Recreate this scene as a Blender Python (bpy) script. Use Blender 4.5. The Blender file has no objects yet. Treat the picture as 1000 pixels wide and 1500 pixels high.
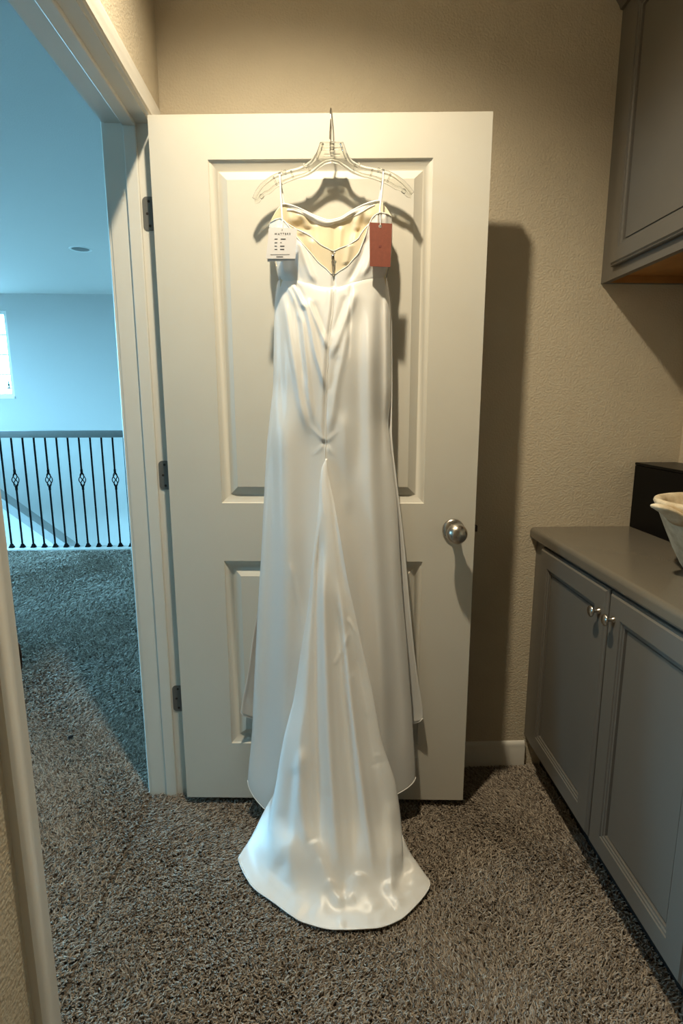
import bpy, bmesh, math, random
import numpy as np
from mathutils import Vector, Matrix

random.seed(7)
rng = np.random.default_rng(11)
scene = bpy.context.scene
COL = scene.collection

# ------------------------------------------------------------------ camera
F_PX, PITCH, YAW, ROLL, CAM_H = 820.4, 0.1864, 0.0372, -0.0009, 1.292
def cam_axes():
    cp, sp, cy, sy = math.cos(PITCH), math.sin(PITCH), math.cos(YAW), math.sin(YAW)
    fw = np.array([sy*cp, cy*cp, -sp]); r = np.array([cy, -sy, 0.0]); u = np.cross(r, fw)
    cr, sr = math.cos(ROLL), math.sin(ROLL)
    return fw, cr*r + sr*u, -sr*r + cr*u
FW, RT, UP = cam_axes()
EYE = np.array([0, 0, CAM_H])
cam_data = bpy.data.cameras.new('camera')
cam_data.sensor_fit = 'VERTICAL'; cam_data.sensor_height = 36.0
cam_data.lens = F_PX/1500*36.0
cam_data.clip_start = 0.02; cam_data.clip_end = 200
cam = bpy.data.objects.new('camera', cam_data); COL.objects.link(cam)
m = Matrix.Identity(4)
for i in range(3):
    m[i][0], m[i][1], m[i][2], m[i][3] = RT[i], UP[i], -FW[i], EYE[i]
cam.matrix_world = m
scene.camera = cam

# ------------------------------------------------------------------ world, light levels, exposure
SKY_COLOR, SKY_STRENGTH = (0.27, 0.68, 0.98), 48.0
CAN_POWER, CAN_COLOR = 146.0, (1.0, 0.85, 0.60)
CAN_POS = (-0.10, 1.03, 2.74)
scene.view_settings.view_transform = 'Standard'
scene.view_settings.look = 'None'
scene.view_settings.exposure = 0.08
scene.view_settings.gamma = 1.0
scene.view_settings.use_curve_mapping = False
w = bpy.data.worlds.new('sky'); scene.world = w; w.use_nodes = True
bg = w.node_tree.nodes['Background']
bg.inputs['Color'].default_value = (*SKY_COLOR, 1); bg.inputs['Strength'].default_value = SKY_STRENGTH
cy = scene.cycles
cy.use_denoising = True
cy.max_bounces = 12; cy.diffuse_bounces = 8; cy.glossy_bounces = 4
cy.transmission_bounces = 8; cy.transparent_max_bounces = 12
cy.caustics_reflective = False; cy.caustics_refractive = False
cy.sample_clamp_indirect = 6.0

# daylight portals sit exactly in the hall's far and added window openings (see windows below)
HALL_X0, HALL_Y1, CEIL = -5.3, 7.85, 2.74
def portal(loc, rot, sx, sy):
    d = bpy.data.lights.new('window_portal', 'AREA'); d.shape = 'RECTANGLE'; d.size = sx; d.size_y = sy
    d.cycles.is_portal = True
    o = bpy.data.objects.new('window_portal', d); COL.objects.link(o)
    o.location = loc; o.rotation_euler = rot
WIN_FAR = (-5.10, -4.10, 1.42, 2.53)                    # x0 x1 z0 z1 in the far wall
WIN_ADDED = [(3.7, 5.15, 0.10, 2.6), (6.55, 7.35, 1.0, 2.4), (0.0, 0.8, 1.75, 2.5)]  # unseen windows added in the hall's left wall to bring in daylight
portal(((WIN_FAR[0]+WIN_FAR[1])/2, HALL_Y1+.02, (WIN_FAR[2]+WIN_FAR[3])/2), (math.radians(-90), 0, 0), WIN_FAR[1]-WIN_FAR[0], WIN_FAR[3]-WIN_FAR[2])
for a in WIN_ADDED:
    portal((HALL_X0-.02, (a[0]+a[1])/2, (a[2]+a[3])/2), (0, math.radians(-90), 0), a[3]-a[2], a[1]-a[0])

# ------------------------------------------------------------------ materials
def nodes_of(name):
    mt = bpy.data.materials.new(name); mt.use_nodes = True
    nt = mt.node_tree
    return mt, nt, nt.nodes['Principled BSDF']
def mat(name, color, rough=.5, metal=0.0, spec=.5, noise=0.0, nscale=40, bump=0.0, bscale=200, bdist=.002, coat=0.0, detail=3):
    mt, nt, b = nodes_of(name)
    b.inputs['Base Color'].default_value = (*color, 1)
    b.inputs['Roughness'].default_value = rough
    b.inputs['Metallic'].default_value = metal
    b.inputs['Specular IOR Level'].default_value = spec
    b.inputs['Coat Weight'].default_value = coat
    tc = nt.nodes.new('ShaderNodeTexCoord')
    if noise > 0:
        n = nt.nodes.new('ShaderNodeTexNoise'); n.inputs['Scale'].default_value = nscale; n.inputs['Detail'].default_value = 4
        r = nt.nodes.new('ShaderNodeValToRGB')
        r.color_ramp.elements[0].position = .3; r.color_ramp.elements[1].position = .7
        r.color_ramp.elements[0].color = (*[c*(1-noise) for c in color], 1)
        r.color_ramp.elements[1].color = (*[min(1, c*(1+noise)) for c in color], 1)
        nt.links.new(tc.outputs['Object'], n.inputs['Vector']); nt.links.new(n.outputs['Fac'], r.inputs['Fac'])
        nt.links.new(r.outputs['Color'], b.inputs['Base Color'])
    if bump > 0:
        n = nt.nodes.new('ShaderNodeTexNoise'); n.inputs['Scale'].default_value = bscale; n.inputs['Detail'].default_value = detail
        bp = nt.nodes.new('ShaderNodeBump'); bp.inputs['Strength'].default_value = bump; bp.inputs['Distance'].default_value = bdist
        nt.links.new(tc.outputs['Object'], n.inputs['Vector']); nt.links.new(n.outputs['Fac'], bp.inputs['Height'])
        nt.links.new(bp.outputs['Normal'], b.inputs['Normal'])
    return mt

M = {}
M['wall'] = mat('beige_wall_paint', (.58, .51, .395), .75, spec=.25, bump=.6, bscale=165, bdist=.003, noise=.03, nscale=8, detail=1.5)
M['hall_wall'] = mat('hall_wall_paint', (.46, .45, .43), .8, spec=.2, bump=.3, bscale=150, bdist=.003)
M['ceiling'] = mat('ceiling_paint', (.62, .60, .57), .85, spec=.2, bump=.4, bscale=120, bdist=.003)
M['trim'] = mat('white_trim_paint', (.70, .68, .63), .42, noise=.01, nscale=15)
M['door'] = mat('white_door_paint', (.64, .615, .55), .45, bump=.12, bscale=420, bdist=.001, noise=.015, nscale=6)
M['cabinet'] = mat('grey_cabinet_paint', (.130, .119, .102), .36, bump=.05, bscale=300, bdist=.001, noise=.02, nscale=10)
M['counter'] = mat('taupe_counter', (.135, .118, .092), .2, noise=.05, nscale=500)
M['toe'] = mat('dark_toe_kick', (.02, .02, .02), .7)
M['wood'] = mat('orange_wood', (.42, .20, .055), .5, noise=.25, nscale=9)
M['nickel'] = mat('satin_nickel', (.50, .46, .41), .27, metal=1.0, noise=.04, nscale=60)
M['hinge'] = mat('dull_hinge_metal', (.20, .195, .185), .5, metal=.7)
M['dark_metal'] = mat('dark_bronze', (.05, .04, .035), .45, metal=.6)
M['chrome'] = mat('polished_wire', (.55, .54, .52), .18, metal=1.0)
M['iron'] = mat('black_iron', (.0025, .0025, .003), .6, spec=.05, noise=.2, nscale=50)
M['rail'] = mat('grey_painted_rail', (.24, .24, .23), .45, noise=.05, nscale=20)
M['blackbox'] = mat('glossy_black_plastic', (.0015, .0015, .0018), .30, spec=.12, noise=.05, nscale=20)
M['card'] = mat('white_card', (.68, .67, .68), .55, noise=.01, nscale=30)
M['rust'] = mat('rust_card', (.22, .060, .036), .5, noise=.08, nscale=120)
M['ink'] = mat('dark_ink', (.03, .03, .035), .6)
M['darkrust'] = mat('dark_rust_ink', (.16, .03, .02), .6)
M['string'] = mat('white_string', (.75, .73, .68), .6)
M['zip'] = mat('zip_teeth', (.55, .50, .42), .35, metal=.3)
M['ornament'] = mat('grey_green_glass', (.05, .10, .09), .4)
M['lint'] = mat('dark_lint', (.006, .006, .007), .9)
M['bulb_trim'] = mat('white_can_trim', (.75, .75, .73), .4)
M['ground'] = mat('neutral_bounce_ground', (.20, .20, .20), .9, noise=.3, nscale=2)
M['floor'] = mat('carpet_backing', (.17, .142, .115), .95, spec=.1, noise=.5, nscale=220, bump=1.0, bscale=160, bdist=.01)

# plaster bowl
mt, nt, b = nodes_of('chalky_bowl'); M['bowl'] = mt
tc = nt.nodes.new('ShaderNodeTexCoord'); n = nt.nodes.new('ShaderNodeTexNoise'); n.inputs['Scale'].default_value = 22; n.inputs['Detail'].default_value = 8; n.inputs['Roughness'].default_value = .65
r = nt.nodes.new('ShaderNodeValToRGB'); r.color_ramp.elements[0].position = .32; r.color_ramp.elements[1].position = .66
r.color_ramp.elements[0].color = (.48, .37, .23, 1); r.color_ramp.elements[1].color = (.78, .68, .50, 1)
bp = nt.nodes.new('ShaderNodeBump'); bp.inputs['Strength'].default_value = .5; bp.inputs['Distance'].default_value = .006
nt.links.new(tc.outputs['Object'], n.inputs['Vector']); nt.links.new(n.outputs['Fac'], r.inputs['Fac'])
nt.links.new(r.outputs['Color'], b.inputs['Base Color']); nt.links.new(n.outputs['Fac'], bp.inputs['Height']); nt.links.new(bp.outputs['Normal'], b.inputs['Normal'])
b.inputs['Roughness'].default_value = .85

# satin
def satin(name, color, rough, aniso):
    mt, nt, b = nodes_of(name)
    b.inputs['Base Color'].default_value = (*color, 1)
    b.inputs['Roughness'].default_value = rough
    b.inputs['Specular IOR Level'].default_value = .8
    b.inputs['Sheen Weight'].default_value = .12; b.inputs['Sheen Roughness'].default_value = .5
    tc = nt.nodes.new('ShaderNodeTexCoord')
    n = nt.nodes.new('ShaderNodeTexNoise'); n.inputs['Scale'].default_value = 900; n.inputs['Detail'].default_value = 2
    n2 = nt.nodes.new('ShaderNodeTexNoise'); n2.inputs['Scale'].default_value = 14; n2.inputs['Detail'].default_value = 3
    add = nt.nodes.new('ShaderNodeMath'); add.operation = 'MULTIPLY_ADD'; add.inputs[1].default_value = 6.0
    bp = nt.nodes.new('ShaderNodeBump'); bp.inputs['Strength'].default_value = .10; bp.inputs['Distance'].default_value = .0012
    nt.links.new(tc.outputs['Object'], n.inputs['Vector']); nt.links.new(tc.outputs['Object'], n2.inputs['Vector'])
    nt.links.new(n2.outputs['Fac'], add.inputs[0]); nt.links.new(n.outputs['Fac'], add.inputs[2])
    nt.links.new(add.outputs['Value'], bp.inputs['Height']); nt.links.new(bp.outputs['Normal'], b.inputs['Normal'])
    if aniso:
        b.inputs['Anisotropic'].default_value = aniso
        tg = nt.nodes.new('ShaderNodeTangent'); tg.direction_type = 'RADIAL'; tg.axis = 'Z'
        nt.links.new(tg.outputs['Tangent'], b.inputs['Tangent'])
        b.inputs['Anisotropic Rotation'].default_value = 0.25
    return mt
M['satin'] = satin('ivory_satin', (.80, .795, .78), .38, 0.8)
M['lining'] = satin('cream_lining', (.76, .67, .49), .42, 0.0)

# clear plastic and window glass
def clear(name, tint, clear_part, rough):
    mt, nt, b = nodes_of(name)
    b.inputs['Base Color'].default_value = (*tint, 1); b.inputs['Transmission Weight'].default_value = 1.0
    b.inputs['IOR'].default_value = 1.49; b.inputs['Roughness'].default_value = rough
    tr = nt.nodes.new('ShaderNodeBsdfTransparent'); tr.inputs['Color'].default_value = (*tint, 1)
    mx = nt.nodes.new('ShaderNodeMixShader'); mx.inputs['Fac'].default_value = clear_part
    nt.links.new(b.outputs['BSDF'], mx.inputs[1]); nt.links.new(tr.outputs['BSDF'], mx.inputs[2])
    nt.links.new(mx.outputs['Shader'], nt.nodes['Material Output'].inputs['Surface'])
    return mt
M['acrylic'] = clear('clear_plastic', (.98, .98, .97), .12, .07)
M['acrylic_web'] = clear('clear_plastic_web', (.96, .96, .94), .80, .05)
M['pane'] = clear('window_pane', (.98, .99, 1.0), .93, .0)

# carpet strands: every strand its own tone
mt, nt, b = nodes_of('carpet_yarn'); M['yarn'] = mt
hi = nt.nodes.new('ShaderNodeHairInfo'); r = nt.nodes.new('ShaderNodeValToRGB')
e = r.color_ramp.elements
e[0].position = 0; e[0].color = (.18, .145, .115, 1); e[1].position = 1; e[1].color = (.48, .415, .345, 1)
k = e.new(.45); k.color = (.31, .262, .214, 1)
nt.links.new(hi.outputs['Random'], r.inputs['Fac']); nt.links.new(r.outputs['Color'], b.inputs['Base Color'])
b.inputs['Roughness'].default_value = .8; b.inputs['Specular IOR Level'].default_value = .2

# ------------------------------------------------------------------ mesh helpers
class MB:
    def __init__(s): s.v = []; s.f = []
    def add(s, vs, fs):
        o = len(s.v); s.v += [tuple(map(float, p)) for p in vs]; s.f += [tuple(i+o for i in f) for f in fs]; return s
    def box(s, x0, x1, y0, y1, z0, z1, bev=0.0):
        if bev <= 0:
            return s.add([(x0,y0,z0),(x1,y0,z0),(x1,y1,z0),(x0,y1,z0),(x0,y0,z1),(x1,y0,z1),(x1,y1,z1),(x0,y1,z1)],
                [(0,3,2,1),(4,5,6,7),(0,1,5,4),(1,2,6,5),(2,3,7,6),(3,0,4,7)])
        bm = bmesh.new(); bmesh.ops.create_cube(bm, size=1)
        for v in bm.verts: v.co = Vector(((x0+x1)/2+v.co.x*(x1-x0), (y0+y1)/2+v.co.y*(y1-y0), (z0+z1)/2+v.co.z*(z1-z0)))
        bmesh.ops.bevel(bm, geom=list(bm.edges), offset=bev, segments=2, profile=.5, affect='EDGES')
        bm.verts.index_update()
        s.add([v.co for v in bm.verts], [[v.index for v in f.verts] for f in bm.faces]); bm.free(); return s
    def tube(s, pts, r, n=8, caps=True, closed=False):
        pts = [np.array(p, float) for p in pts]; N = len(pts); rs = r if hasattr(r, '__len__') else [r]*N
        up = None; rings = []
        for i, p in enumerate(pts):
            a = pts[(i-1) % N] if (i > 0 or closed) else p; c = pts[(i+1) % N] if (i < N-1 or closed) else p
            t = c-a; t = t/(np.linalg.norm(t)+1e-12)
            if up is None:
                up = np.array([0, 0, 1.0]) if abs(t[2]) < .9 else np.array([1.0, 0, 0])
            up = up - t*(up@t); up /= np.linalg.norm(up)+1e-12; sd = np.cross(t, up)
            rings.append([p+rs[i]*(math.cos(q)*up+math.sin(q)*sd) for q in [2*math.pi*k/n for k in range(n)]])
        vs = [q for rg in rings for q in rg]; fs = []
        for i in range(N if closed else N-1):
            j = (i+1) % N
            for k in range(n): fs.append((i*n+k, i*n+(k+1) % n, j*n+(k+1) % n, j*n+k))
        if caps and not closed: fs += [tuple(range(n))[::-1], tuple((N-1)*n+k for k in range(n))]
        return s.add(vs, fs)
    def lathe(s, prof, center=(0,0,0), axis='z', n=24, wob=None):
        vs = []; fs = []
        for i, (rr, h) in enumerate(prof):
            for k in range(n):
                a = 2*math.pi*k/n; q = rr*(wob(a, h) if wob else 1)
                p = {'z': (q*math.cos(a), q*math.sin(a), h), 'x': (h, q*math.cos(a), q*math.sin(a)), 'y': (q*math.sin(a), h, q*math.cos(a))}[axis]
                vs.append((p[0]+center[0], p[1]+center[1], p[2]+center[2]))
        for i in range(len(prof)-1):
            for k in range(n): fs.append((i*n+k, i*n+(k+1) % n, (i+1)*n+(k+1) % n, (i+1)*n+k))
        fs += [tuple(range(n))[::-1], tuple((len(prof)-1)*n+k for k in range(n))]
        return s.add(vs, fs)
    def prism(s, poly, y0, y1):                      # polygon in (x, z), extruded along y
        n = len(poly)
        vs = [(p[0], y0, p[1]) for p in poly]+[(p[0], y1, p[1]) for p in poly]
        fs = [tuple(range(n))[::-1], tuple(range(n, 2*n))]+[(i, (i+1) % n, n+(i+1) % n, n+i) for i in range(n)]
        return s.add(vs, fs)
    def sweep(s, profs):                             # list of equal-length closed sections
        n = len(profs[0]); vs = [p for q in profs for p in q]; fs = []
        for i in range(len(profs)-1):
            for k in range(n): fs.append((i*n+k, i*n+(k+1) % n, (i+1)*n+(k+1) % n, (i+1)*n+k))
        fs += [tuple(range(n))[::-1], tuple((len(profs)-1)*n+k for k in range(n))]
        return s.add(vs, fs)
    def grid(s, P):                                  # P: rows x cols x 3
        P = np.asarray(P); R_, C_ = P.shape[:2]
        return s.add(P.reshape(-1, 3), [(i*C_+j, i*C_+j+1, (i+1)*C_+j+1, (i+1)*C_+j) for i in range(R_-1) for j in range(C_-1)])
    def build(s, name, material, parent=None, smooth=None, fix=True):
        me = bpy.data.meshes.new(name); me.from_pydata(s.v, [], s.f); me.update()
        if fix:
            bm = bmesh.new(); bm.from_mesh(me); bmesh.ops.recalc_face_normals(bm, faces=bm.faces); bm.to_mesh(me); bm.free()
        me.materials.append(material)
        if smooth is not None:
            me.polygons.foreach_set('use_smooth', [True]*len(me.polygons))
            if smooth < 170: me.set_sharp_from_angle(angle=math.radians(smooth))
        o = bpy.data.objects.new(name, me); COL.objects.link(o); o.parent = parent
        return o
def empty(name, loc=(0,0,0), rz=0.0):
    o = bpy.data.objects.new(name, None); COL.objects.link(o); o.location = loc; o.rotation_euler = (0, 0, rz); o.empty_display_size = .1
    return o
def tag(o, label=None, cat=None, group=None, kind=None):
    if label: o['label'] = label
    if cat: o['category'] = cat
    if group: o['group'] = group
    if kind: o['kind'] = kind
    return o
def pchip(xk, yk, x):
    xk = np.asarray(xk, float); yk = np.asarray(yk, float); x = np.clip(np.asarray(x, float), xk[0], xk[-1])
    h = np.diff(xk); d = np.diff(yk)/h; n = len(xk)
    if n == 2: return yk[0]+d[0]*(x-xk[0])
    g = np.zeros(n)
    for i in range(1, n-1):
        if d[i-1]*d[i] > 0:
            w1 = 2*h[i]+h[i-1]; w2 = h[i]+2*h[i-1]; g[i] = (w1+w2)/(w1/d[i-1]+w2/d[i])
    g[0] = d[0]; g[-1] = d[-1]
    i = np.clip(np.searchsorted(xk, x)-1, 0, n-2); t = (x-xk[i])/h[i]
    return (1+2*t)*(1-t)**2*yk[i]+t*(1-t)**2*h[i]*g[i]+t*t*(3-2*t)*yk[i+1]+t*t*(t-1)*h[i]*g[i+1]

# ------------------------------------------------------------------ main dimensions
YW = 1.835            # back wall
XL, XH = -0.459, -0.583   # room face and hall face of the door wall
XR = 1.20             # right wall
YJ, YJ0 = 1.7207, 0.800   # faces of the two door jambs
ZT = 2.0526           # underside of the door head
YB = -1.3             # wall behind the camera
JT = 0.018            # jamb board thickness

# ------------------------------------------------------------------ setting
def struct(mb, name, material, smooth=None):
    o = mb.build(name, material, smooth=smooth); o['kind'] = 'structure'; return o
struct(MB().box(HALL_X0, XR+.1, YB, 5.18, -.30, -.016), 'floor', M['floor'])
struct(MB().box(HALL_X0, XR+.1, 5.18, HALL_Y1, -1.9, -1.8), 'floor_stairwell', M['floor'])
def holed_ceiling():
    mb = MB(); x0, x1, y0, y1 = HALL_X0, XR+.1, YB-.1, HALL_Y1+.1
    cx, cyy, r, q = CAN_POS[0], CAN_POS[1], .078, .15
    for a in [(x0, cx-q, y0, y1), (cx+q, x1, y0, y1), (cx-q, cx+q, y0, cyy-q), (cx-q, cx+q, cyy+q, y1)]:
        mb.box(a[0], a[1], a[2], a[3], CEIL, CEIL+.18)
    n = 32; vs = []; fs = []
    for k in range(n):
        a = 2*math.pi*k/n; c, s_ = math.cos(a), math.sin(a); t = q/max(abs(c), abs(s_))
        vs += [(cx+r*c, cyy+r*s_, CEIL), (cx+t*c, cyy+t*s_, CEIL)]
    for k in range(n): j = (k+1) % n; fs.append((2*k, 2*k+1, 2*j+1, 2*j))
    mb.add(vs, fs); mb.box(cx-q, cx+q, cyy-q, cyy+q, CEIL+.14, CEIL+.18)
    return mb
struct(holed_ceiling(), 'ceiling', M['ceiling'])
struct(MB().box(XL-.06, XR+.1, YW, YW+.1, -.3, CEIL+.1), 'wall_back', M['wall'])
struct(MB().box(XR, XR+.1, YB, YW+.1, -.3, CEIL+.1), 'wall_right', M['wall'])
struct(MB().box(HALL_X0-.12, XR+.1, YB-.12, YB, -.3, CEIL+.1), 'wall_rear', M['wall'])
xm = (XL+XH)/2
mb = MB()
for (a, b2) in [((YB, YJ0-JT), (-.3, CEIL+.1)), ((YJ+JT, YW+.1), (-.3, CEIL+.1)), ((YJ0-JT, YJ+JT), (ZT+JT, CEIL+.1))]:
    mb.box(xm, XL, a[0], a[1], b2[0], b2[1])
struct(mb, 'wall_left', M['wall'])
mb = MB()
for (a, b2) in [((YB, YJ0-JT), (-.3, CEIL+.1)), ((YJ+JT, HALL_Y1+.1), (-.3, CEIL+.1)), ((YJ0-JT, YJ+JT), (ZT+JT, CEIL+.1))]:
    mb.box(XH, xm, a[0], a[1], b2[0], b2[1])
struct(mb, 'wall_hall_right', M['hall_wall'])
x0, x1, z0, z1 = WIN_FAR
mb = MB()
mb.box(HALL_X0-.1, x0, HALL_Y1, HALL_Y1+.12, -1.9, CEIL+.1); mb.box(x1, XR, HALL_Y1, HALL_Y1+.12, -1.9, CEIL+.1)
mb.box(x0, x1, HALL_Y1, HALL_Y1+.12, -1.9, z0); mb.box(x0, x1, HALL_Y1, HALL_Y1+.12, z1, CEIL+.1)
struct(mb, 'wall_hall_far', M['hall_wall'])
mb = MB(); ys = [YB]
for (y0, y1, z0, z1) in sorted(WIN_ADDED):
    mb.box(HALL_X0-.12, HALL_X0, ys[-1], y0, -1.9, CEIL+.1)
    mb.box(HALL_X0-.12, HALL_X0, y0, y1, -1.9, z0); mb.box(HALL_X0-.12, HALL_X0, y0, y1, z1, CEIL+.1); ys.append(y1)
mb.box(HALL_X0-.12, HALL_X0, ys[-1], HALL_Y1, -1.9, CEIL+.1)
struct(mb, 'wall_hall_left', M['hall_wall'])
# sloping knee wall of the far staircase with its cap
def kz(x): return .25+(x+3.577)*(-.517/.642)
mb = MB(); a0, a1 = -5.3, -2.2
mb.prism([(a0, -1.9), (a1, -1.9), (a1, kz(a1)), (-3.9, kz(-3.9)), (a0, kz(-3.9))], 6.30, 6.42)
struct(mb, 'wall_stair', M['hall_wall'])
mb = MB()
def kcap(x0, x1, za, zb):
    mb.add([(x0, 6.27, za), (x1, 6.27, zb), (x1, 6.45, zb), (x0, 6.45, za), (x0, 6.27, za+.075), (x1, 6.27, zb+.075), (x1, 6.45, zb+.075), (x0, 6.45, za+.075)],
           [(0,3,2,1),(4,5,6,7),(0,1,5,4),(1,2,6,5),(2,3,7,6),(3,0,4,7)])
kcap(-3.9, a1, kz(-3.9), kz(a1)); kcap(a0, -3.9, kz(-3.9), kz(-3.9))
mb.add([(-3.9,6.285,kz(-3.9)-.05),(a1,6.285,kz(a1)-.05),(a1,6.285,kz(a1)),(-3.9,6.285,kz(-3.9))],[(0,1,2,3)])
struct(mb, 'trim_stair', M['rail'])

struct(MB().box(-70, 40, -60, 80, -3.4, -3.3), 'ground', M['ground'])  # unseen ground, added to stop sky light shining up onto the hall ceiling
# windows: frame with sill, muntins, one pane per light
def window(n, axis, u0, u1, z0, z1, cols, rows):
    w_ = empty('window_%d' % n, (0,0,0)); w_['kind'] = 'structure'
    def bx(mbx, ua, ub, da, db, za, zb):
        if axis == 'y': mbx.box(ua, ub, HALL_Y1+da, HALL_Y1+db, za, zb)
        else: mbx.box(HALL_X0-db, HALL_X0-da, ua, ub, za, zb)
    fr = MB(); t = .045
    bx(fr, u0, u0+t, .02, .10, z0, z1); bx(fr, u1-t, u1, .02, .10, z0, z1); bx(fr, u0+t, u1-t, .02, .10, z0, z0+t); bx(fr, u0+t, u1-t, .02, .10, z1-t, z1)
    fr.build('window_frame', M['trim'], w_)
    si = MB(); bx(si, u0, u1, -.012, .02, z0-.022, z0+.012); si.build('window_sill', M['trim'], w_)
    us = np.linspace(u0+t, u1-t, cols+1); zs = np.linspace(z0+t, z1-t, rows+1)
    for u in us[1:-1]:
        mu = MB(); bx(mu, u-.009, u+.009, .045, .075, z0+t, z1-t); mu.build('muntin', M['trim'], w_)
    for z in zs[1:-1]:
        mu = MB(); bx(mu, u0+t, u1-t, .047, .073, z-.009, z+.009); mu.build('muntin', M['trim'], w_)
    for i in range(cols):
        for j in range(rows):
            p = MB(); bx(p, us[i], us[i+1], .058, .062, zs[j], zs[j+1]); p.build('pane', M['pane'], w_)
window(1, 'y', *WIN_FAR, 1, 4)
window(2, 'x', *WIN_ADDED[0], 3, 4)  # this and the next two are out of view, added to light the hall
window(3, 'x', *WIN_ADDED[1], 2, 4)
window(4, 'x', *WIN_ADDED[2], 2, 2)

# door lining: jambs, stops, casings
jn = MB()
jn.box(XH, XL, YJ, YJ+JT, -.016, ZT+JT); jn.box(XH, XL, YJ0-JT, YJ0, -.016, ZT+JT); jn.box(XH, XL, YJ0, YJ, ZT, ZT+JT)
struct(jn, 'trim_1', M['trim'])
st = MB(); s0, s1, sd = -.531, -.4955, .0115
st.box(s0, s1, YJ-sd, YJ, -.016, ZT, .003); st.box(s0, s1, YJ0, YJ0+sd, -.016, ZT, .003); st.box(s0, s1, YJ0+sd, YJ-sd, ZT-sd, ZT, .003)
struct(st, 'trim_2', M['trim'])
CP = [(0,0),(0,.009),(.006,.013),(.022,.013),(.030,.0165),(.050,.0165),(.057,.012),(.057,0)]     # casing section: across, out from wall
def casing(xw, sgn, name, wide=1.0):
    mb = MB(); rv = .004
    near, far, top = YJ0-rv, YJ+rv, ZT+rv
    def sec(path):
        secs = []
        for (y, z, dy, dz) in path:
            secs.append([(xw+sgn*o, y+dy*a*wide, z+dz*a*wide) for a, o in CP])
        mb.sweep(secs)
    sec([(near, -.016, -1, 0), (near, top, -1, 1), (far, top, 1, 1), (far, -.016, 1, 0)])
    return struct(mb, name, M['trim'], smooth=35)
casing(XL, 1, 'trim_3', 1.0)
casing(XH, -1, 'trim_4')

# baseboards
BP = [(0,-.016),(.012,-.016),(.012,.062),(.009,.072),(.0095,.078),(.004,.088),(0,.090)]
def baseboard(name, axis, wall, sgn, a0, a1, mt):
    mb = MB()
    mb.sweep([[(a, wall+sgn*o, z) if axis == 'x' else (wall+sgn*o, a, z) for o, z in BP] for a in (a0, a1)])
    return struct(mb, name, mt, smooth=35)
baseboard('baseboard_back', 'x', YW, -1, XL, .737, M['trim'])
baseboard('baseboard_left', 'y', XL, 1, YB, YJ0-.07, M['trim'])
baseboard('baseboard_hall_right', 'y', XH, -1, YJ+.07, 5.1, M['trim'])
baseboard('baseboard_hall_near', 'y', XH, -1, YB, YJ0-.07, M['trim'])
baseboard('baseboard_rear', 'x', YB, 1, XL, XR, M['trim'])
struct(MB().box(-5.28, XH-.002, 5.06, 5.19, -.03, .012, .004), 'trim_landing', M['trim'])

# strike plate on the near jamb (its lip curls past the jamb edge)
sp = empty('strike_plate', (XL, YJ0, .925))
tag(sp, 'dark metal strike plate lip on the near door jamb', 'strike plate')
mb = MB(); mb.box(-.034, -.002, .0, .0022, -.03, .03, .0008); mb.build('plate', M['dark_metal'], sp)
lip = []
for k in range(9):
    a = math.pi*.5*k/8
    lip.append((.012*math.sin(a)-.002, .0022-.010*(1-math.cos(a))+.004*math.sin(a)))
P = []
for zz, sc in [(-.026, .55), (-.018, 1.0), (0, 1.12), (.018, 1.0), (.026, .55)]:
    P.append([(x*sc, y+.002, zz) for x, y in lip])
g = MB().grid(np.array(P)); o = g.build('lip', M['dark_metal'], sp, smooth=180)
so = o.modifiers.new('thick', 'SOLIDIFY'); so.thickness = .0016

# ------------------------------------------------------------------ door
XD, YD, TH, DW, DZ0, DZ1, DT = -.4505, 1.6676, -.0549, .910, .020, 2.050, .035
UX = np.array([math.cos(TH), math.sin(TH), 0]); NX = np.array([math.sin(TH), -math.cos(TH), 0])   # along the door, out of its face
D0 = np.array([XD, YD, 0])
door = empty('door_1', (XD, YD, 0), TH); door['kind'] = 'structure'
PU0, PU1 = .155, .757
PANELS = [(1.0085, 1.941), (.2185, .8305)]
mb = MB()
for side in (0, 1):
    y = 0.0 if side == 0 else DT
    def q(a, b, c, d): mb.add([(a, y, c), (b, y, c), (b, y, d), (a, y, d)], [(0,1,2,3)])
    q(0, PU0, DZ0, DZ1); q(PU1, DW, DZ0, DZ1)
    zz = [DZ0, PANELS[1][0], PANELS[1][1], PANELS[0][0], PANELS[0][1], DZ1]
    for a, b2 in ((0, 1), (2, 3), (4, 5)): q(PU0, PU1, zz[a], zz[b2])
for (a, b2) in [((0, DZ0), (DW, DZ0)), ((DW, DZ0), (DW, DZ1)), ((DW, DZ1), (0, DZ1)), ((0, DZ1), (0, DZ0))]:
    mb.add([(a[0], 0, a[1]), (b2[0], 0, b2[1]), (b2[0], DT, b2[1]), (a[0], DT, a[1])], [(0,1,2,3)])
mb.build('door_slab', M['door'], door, fix=True)
PROF = [(0,0),(.003,.004),(.007,.0055),(.020,.0150),(.025,.0160),(.047,.0045),(.049,.003)]
def rings(mb, prof, u0, u1, z0, z1, y0, sg):
    """nested rectangular rings in the x-z plane, depth along y"""
    n0 = None; vs = []; fs = []
    for d, h in prof:
        vs += [(u0+d, y0+sg*h, z0+d), (u1-d, y0+sg*h, z0+d), (u1-d, y0+sg*h, z1-d), (u0+d, y0+sg*h, z1-d)]
    for i in range(len(prof)-1):
        for k in range(4): fs.append((4*i+k, 4*i+(k+1) % 4, 4*i+4+(k+1) % 4, 4*i+4+k))
    j = 4*(len(prof)-1); fs.append((j, j+1, j+2, j+3))
    return mb.add(vs, fs)
for (z0, z1) in PANELS:
    for y, sg in ((0.0, 1), (DT, -1)):
        pm = MB(); rings(pm, PROF, PU0, PU1, z0, z1, y, sg)
        pm.build('door_panel', M['door'], door, smooth=25)
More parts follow.
